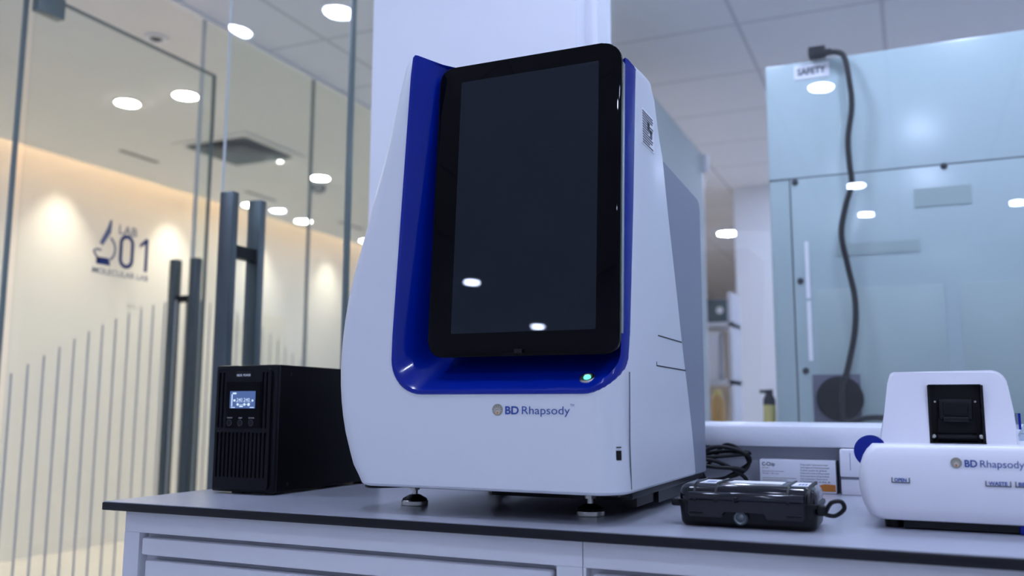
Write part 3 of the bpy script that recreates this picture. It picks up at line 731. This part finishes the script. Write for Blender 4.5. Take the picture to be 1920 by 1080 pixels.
prism(tw, pl, TY, 1.50); bmesh.ops.bevel(tw, geom=[e for e in tw.edges if abs(e.verts[0].co.y - e.verts[1].co.y) < 1e-6 and e.verts[0].co.y < 1.4 and max(e.verts[0].co.z, e.verts[1].co.z) > .105], offset=.0035, segments=3, affect='EDGES')
for v in tw.verts: v.co.y += (v.co.z - .104) * .12
tower = ob('tower', tw, M['white2'], dw, True)
cb = bmesh.new(); prism(cb, [(.0165, .10), (.0855, .10), (.0845, .1875), (.0825, .1895), (.0185, .1895), (.0170, .1875)], 1.30, 1.415); cut = ob('cutter', cb, M['black'])
md = tower.modifiers.new('c', 'BOOLEAN'); md.object = cut; md.solver = 'EXACT'
dg = bpy.context.evaluated_depsgraph_get(); me2 = bpy.data.meshes.new_from_object(tower.evaluated_get(dg)); tower.modifiers.clear(); tower.data = me2; bpy.data.objects.remove(cut)
dk = bmesh.new(); bx(dk, .0168, .0852, 1.400, 1.414, .1085, .1890); bx(dk, .0168, .0200, 1.368, 1.41, .1085, .1880); bx(dk, .0820, .0852, 1.368, 1.41, .1085, .1880); bx(dk, .0168, .0852, 1.36, 1.41, .1085, .1110)
dk = ob('dock', dk, M['black'], dw)
b = bmesh.new(); bx(b, .0300, .0715, 1.378, 1.398, .142, .170, .002); bx(b, .0345, .067, 1.374, 1.398, .138, .146, .002); ob('clamp', b, M['black'], dk, True)
box('clamp_window', .0355, .0665, 1.3745, 1.379, .148, .165, M['bezel'], dk, .001)
b = bmesh.new(); prism(b, [(.0275, .112), (.0750, .112), (.0740, .148), (.0690, .148), (.0680, .140), (.0340, .140), (.0330, .148), (.0285, .148)], 1.385, 1.392); ob('clamp_arm', b, M['bezel'], dk)
b = bmesh.new(); lathe(b, [(.007, .027), (.007, .0755)], 'x', (0, 1.385, .1165), 20); ob('roller', b, M['bezel'], dk, True)
for x in (.0220, .0805):
    disc('screw', Vector((x, 1.376, .1185)), Vector((0, -1, 0)), [(.0032, -.004), (.0032, .001), (.002, .002)], M['steel'], dk, 16)
for x in (.0260, .0755): disc('pin', Vector((x, 1.386, .166)), Vector((0, -1, 0)), [(.0014, -.006), (.0014, .006)], M['steel'], dk, 10)
b = bmesh.new(); pr = []
for k in range(25):
    a = math.radians(40 + 215 * k / 24); pr.append((-.058 + .0215 * math.cos(a), .0985 + .0215 * math.sin(a)))
pr += [(-.052, .088), (-.040, .108)]
prism(b, pr, 1.335, 1.352); bmesh.ops.bevel(b, geom=[e for e in b.edges if abs(e.verts[0].co.y - e.verts[1].co.y) < 1e-6], offset=.003, segments=2, affect='EDGES')
kb = ob('side_knob', b, M['blue'], dw, True)
box('blue_foot_pad', .112, .150, dF + .006, dF + .03, .0, .0125, M['blue'], dw, .003)
# the printing sits on the front, which bulges: follow it
def dfy(z): return dF - .005 * math.sin(max(0, min(1, (z - .012) / .095)) * PI)
wordmark(dw, .0448, dfy(.087) - .0018, .0878, .0066, .0665)
def slotmark(x0, x1, s, z=.0655):
    y = dfy(z) - .0012
    b = bmesh.new(); bx(b, x0, x1, y, y + .001, z - .0060, z - .0048); bx(b, x0, x0 + .0011, y, y + .001, z - .0060, z + .001); bx(b, x1 - .0011, x1, y, y + .001, z - .0060, z + .001)
    ob('slot_mark', b, M['print_grey'], dw)
    text('lettering', s, .0062, M['print_blue'], dw, (x0 + .0035, y - .0002, z - .0042), width=x1 - x0 - .0075, bold=.03)
slotmark(-.0325, -.0105, 'OPEN', .0662); slotmark(.0765, .1050, 'WASTE'); slotmark(.1095, .1380, 'BEADS')
# clear bag-like tube rack behind its right side
tr = thing('tube_rack', 'clear plastic rack with a blue strip behind the right end of the white instrument', 'rack', (.185, 1.62, 0))
b = bmesh.new(); bx(b, .146, .30, 1.60, 1.68, .0, .118, .004); ob('rack_body', b, M['clear'], tr, True)
box('blue_strip', .1455, .149, 1.60, 1.66, .125, .150, M['blue'], tr); b = bmesh.new(); prism(b, [(.15, .118), (.30, .118), (.30, .155), (.17, .155)], 1.61, 1.66); ob('rack_lid', b, M['clear'], tr)

# ================================================================== FAR ROOM
bs = thing('safety_cabinet', 'tall pale blue laboratory safety cabinet behind the window', 'cabinet', (.4, 3.2, FZ))
BY = 2.85
b = bmesh.new(); bx(b, -.384, 1.35, BY, BY + .75, -.10, 1.243, .006); ob('body', b, M['bsc'], bs, True)
b = bmesh.new()
for lx in (-.34, 1.28):
    for ly in (BY + .04, BY + .66): bx(b, lx, lx + .05, ly, ly + .05, FZ, -.10)
ob('stand', b, M['grey'], bs)
pn = box('back_panel', -.318, 1.28, BY - .004, BY, -.05, .865, M['bsc'], bs, .001)
box('panel_seam', -.384, 1.35, BY - .0012, BY, .8655, .8695, M['seam'], bs); box('panel_seam', -.3225, -.3195, BY - .0012, BY, -.05, .8655, M['seam'], bs)
for x, z in ((-.305, .855), (.114, .862), (.55, .855), (-.30, .545), (-.295, .27)):
    disc('bolt', Vector((x, BY - .004, z)), Vector((0, -1, 0)), [(.010, 0), (.009, .004), (.004, .006)], M['seam'], pn, 16)
for z0, z1 in ((.49, .665), (.30, .482)): box('white_strip', -.284, -.272, BY - .008, BY - .004, z0, z1, M['paper'], pn)
for x0, x1 in ((-.256, .095), (.135, .50)): box('recessed_panel', x0, x1, BY - .006, BY - .004, .02, .515, M['bsc2'], pn, .001)
box('vent_plate', -.19, .038, BY - .006, BY - .004, .615, .650, M['bsc2'], pn); box('vent_plate', .03, .18, BY - .006, BY - .004, .745, .80, M['bsc2'], pn)
fo = box('outlet_plate', -.276, -.142, BY - .012, BY - .006, .105, .258, M['slate'], bs, .001)
disc('outlet_cap', Vector((-.2, BY - .012, .186)), Vector((0, -1, 0)), [(.066, 0), (.066, .012), (.058, .018), (.01, .02), (.004, .022)], M['matteblack'], fo, 40)
st = box('sticker', -.295, -.19, BY - .002, BY - .0005, 1.185, 1.232, M['paper'], bs)
text('sticker_print', 'SAFETY', .03, M['print_grey'], st, (-.285, BY - .003, 1.198), width=.085, bold=.03)
pc_ = thing('hanging_flex', 'black power cord with plug hanging down the pale blue cabinet', 'cord', (-.15, 2.80, 1.25))
pcy = 2.815
cp = [(-.200, 1.2515), (-.165, 1.249), (-.143, 1.228), (-.132, 1.152), (-.128, 1.067), (-.143, .968), (-.142, .885), (-.139, .827), (-.160, .755), (-.174, .675), (-.160, .577), (-.145, .48), (-.149, .385), (-.173, .276), (-.191, .213), (-.194, .140), (-.185, .118), (-.160, .122), (-.120, .131), (-.06, .128), (.1, .10), (.4, .02)]
b = bmesh.new(); tube(b, [(x, pcy + (.012 if z > 1.2 else 0), z) for x, z in cp], .0085, 10, 6); ob('flex', b, M['rubber'], pc_, True)
b = bmesh.new(); bx(b, -.248, -.196, pcy - .004, pcy + .045, 1.2445, 1.274, .005); bx(b, -.2, -.178, pcy + .002, pcy + .022, 1.244, 1.262, .004); ob('plug', b, M['rubber'], pc_, True)
# tall cabinet behind the scanner
tc_ = thing('tall_cabinet', 'tall grey green steel cabinet standing behind the scanner beyond the window', 'cabinet', (-1.2, 3.8, FZ))
b = bmesh.new(); bx(b, -1.55, -.905, 3.35, 4.36, FZ, 1.415, .004); ob('body', b, M['panel'], tc_, True)
box('door', -1.55, -.905, 4.362, 4.385, FZ + .06, 1.37, M['cab'], tc_, .003); b = bmesh.new(); lathe(b, [(.02, 1.33), (.02, 1.41)], 'z', (-.895, 4.372, 0), 16); ob('hinge', b, M['white2'], tc_, True)
# far bench with equipment
t = thing('far_bench', 'white bench in the further room carrying small equipment', 'bench', (-1.0, 4.9, FZ))
box('bench_top', -1.5, -.50, 4.75, 5.3, -.03, 0.0, M['cab'], t); box('bench_body', -1.46, -.54, 4.79, 5.28, FZ, -.03, M['cab'], t)
sh = thing('wall_shelf', 'white shelf unit left of the white wall, seen past the scanner', 'shelf', (-1.1, 5.2, 0))
for z in (.62, .30): box('shelf_board', -1.3, -.90, 5.0, 5.28, z - .012, z + .012, M['cab'], sh)
for x in (-1.3, -.91): box('side_board', x - .01, x + .01, 5.0, 5.28, .0, .80, M['cab'], sh)
o = box('monitor_box', -1.05, -.915, 5.02, 5.2, .633, .765, M['monitor'], None, .004); tag(o, 'dark green grey device on the top shelf beyond the window', 'device')
b = bmesh.new(); lathe(b, [(.02, 0), (.018, .004)], 'y', (-.965, 5.012, .70), 16); ob('dial', b, M['trim'], o)
o = box('storage_box', -1.06, -.98, 5.02, 5.2, .313, .56, M['white2'], None, .004); tag(o, 'white box on the middle shelf beyond the window', 'box')
box('lid', -1.065, -.975, 5.015, 5.205, .56, .58, M['trim'], o)
b = bmesh.new(); lathe(b, [(.032, .0), (.034, .02), (.034, .20), (.02, .23)], 'z', (-.958, 4.86, 0), 20)
o = ob('jar', b, M['amber'], None, True); tag(o, 'amber orange jar on the far bench past the scanner', 'jar')
b = bmesh.new(); lathe(b, [(.02, .23), (.02, .255)], 'z', (-.958, 4.86, 0), 20); ob('lid', b, M['yellow'], o)
t = thing('stand', 'pale narrow stand under the bottle beside the blue cabinet', 'stand', (-.50, 3.35, FZ))
box('column', -.56, -.42, 3.30, 3.42, FZ, .0, M['cab'], t); box('plate', -.58, -.40, 3.28, 3.44, 0, .01, M['cab'], t)
b = bmesh.new(); lathe(b, [(.020, .010), (.022, .02), (.022, .19), (.014, .205)], 'z', (-.478, 3.36, 0), 20)
o = ob('bottle', b, M['black'], None, True); tag(o, 'small dark bottle with yellow label beside the blue cabinet edge', 'bottle')
b = bmesh.new(); lathe(b, [(.0225, .10), (.0225, .17)], 'z', (-.478, 3.36, 0), 20); ob('label_band', b, M['yellow'], o)
b = bmesh.new(); lathe(b, [(.014, .205), (.014, .225)], 'z', (-.478, 3.36, 0), 20); bx(b, -.51, -.47, 3.352, 3.368, .212, .224); ob('cap', b, M['black'], o)
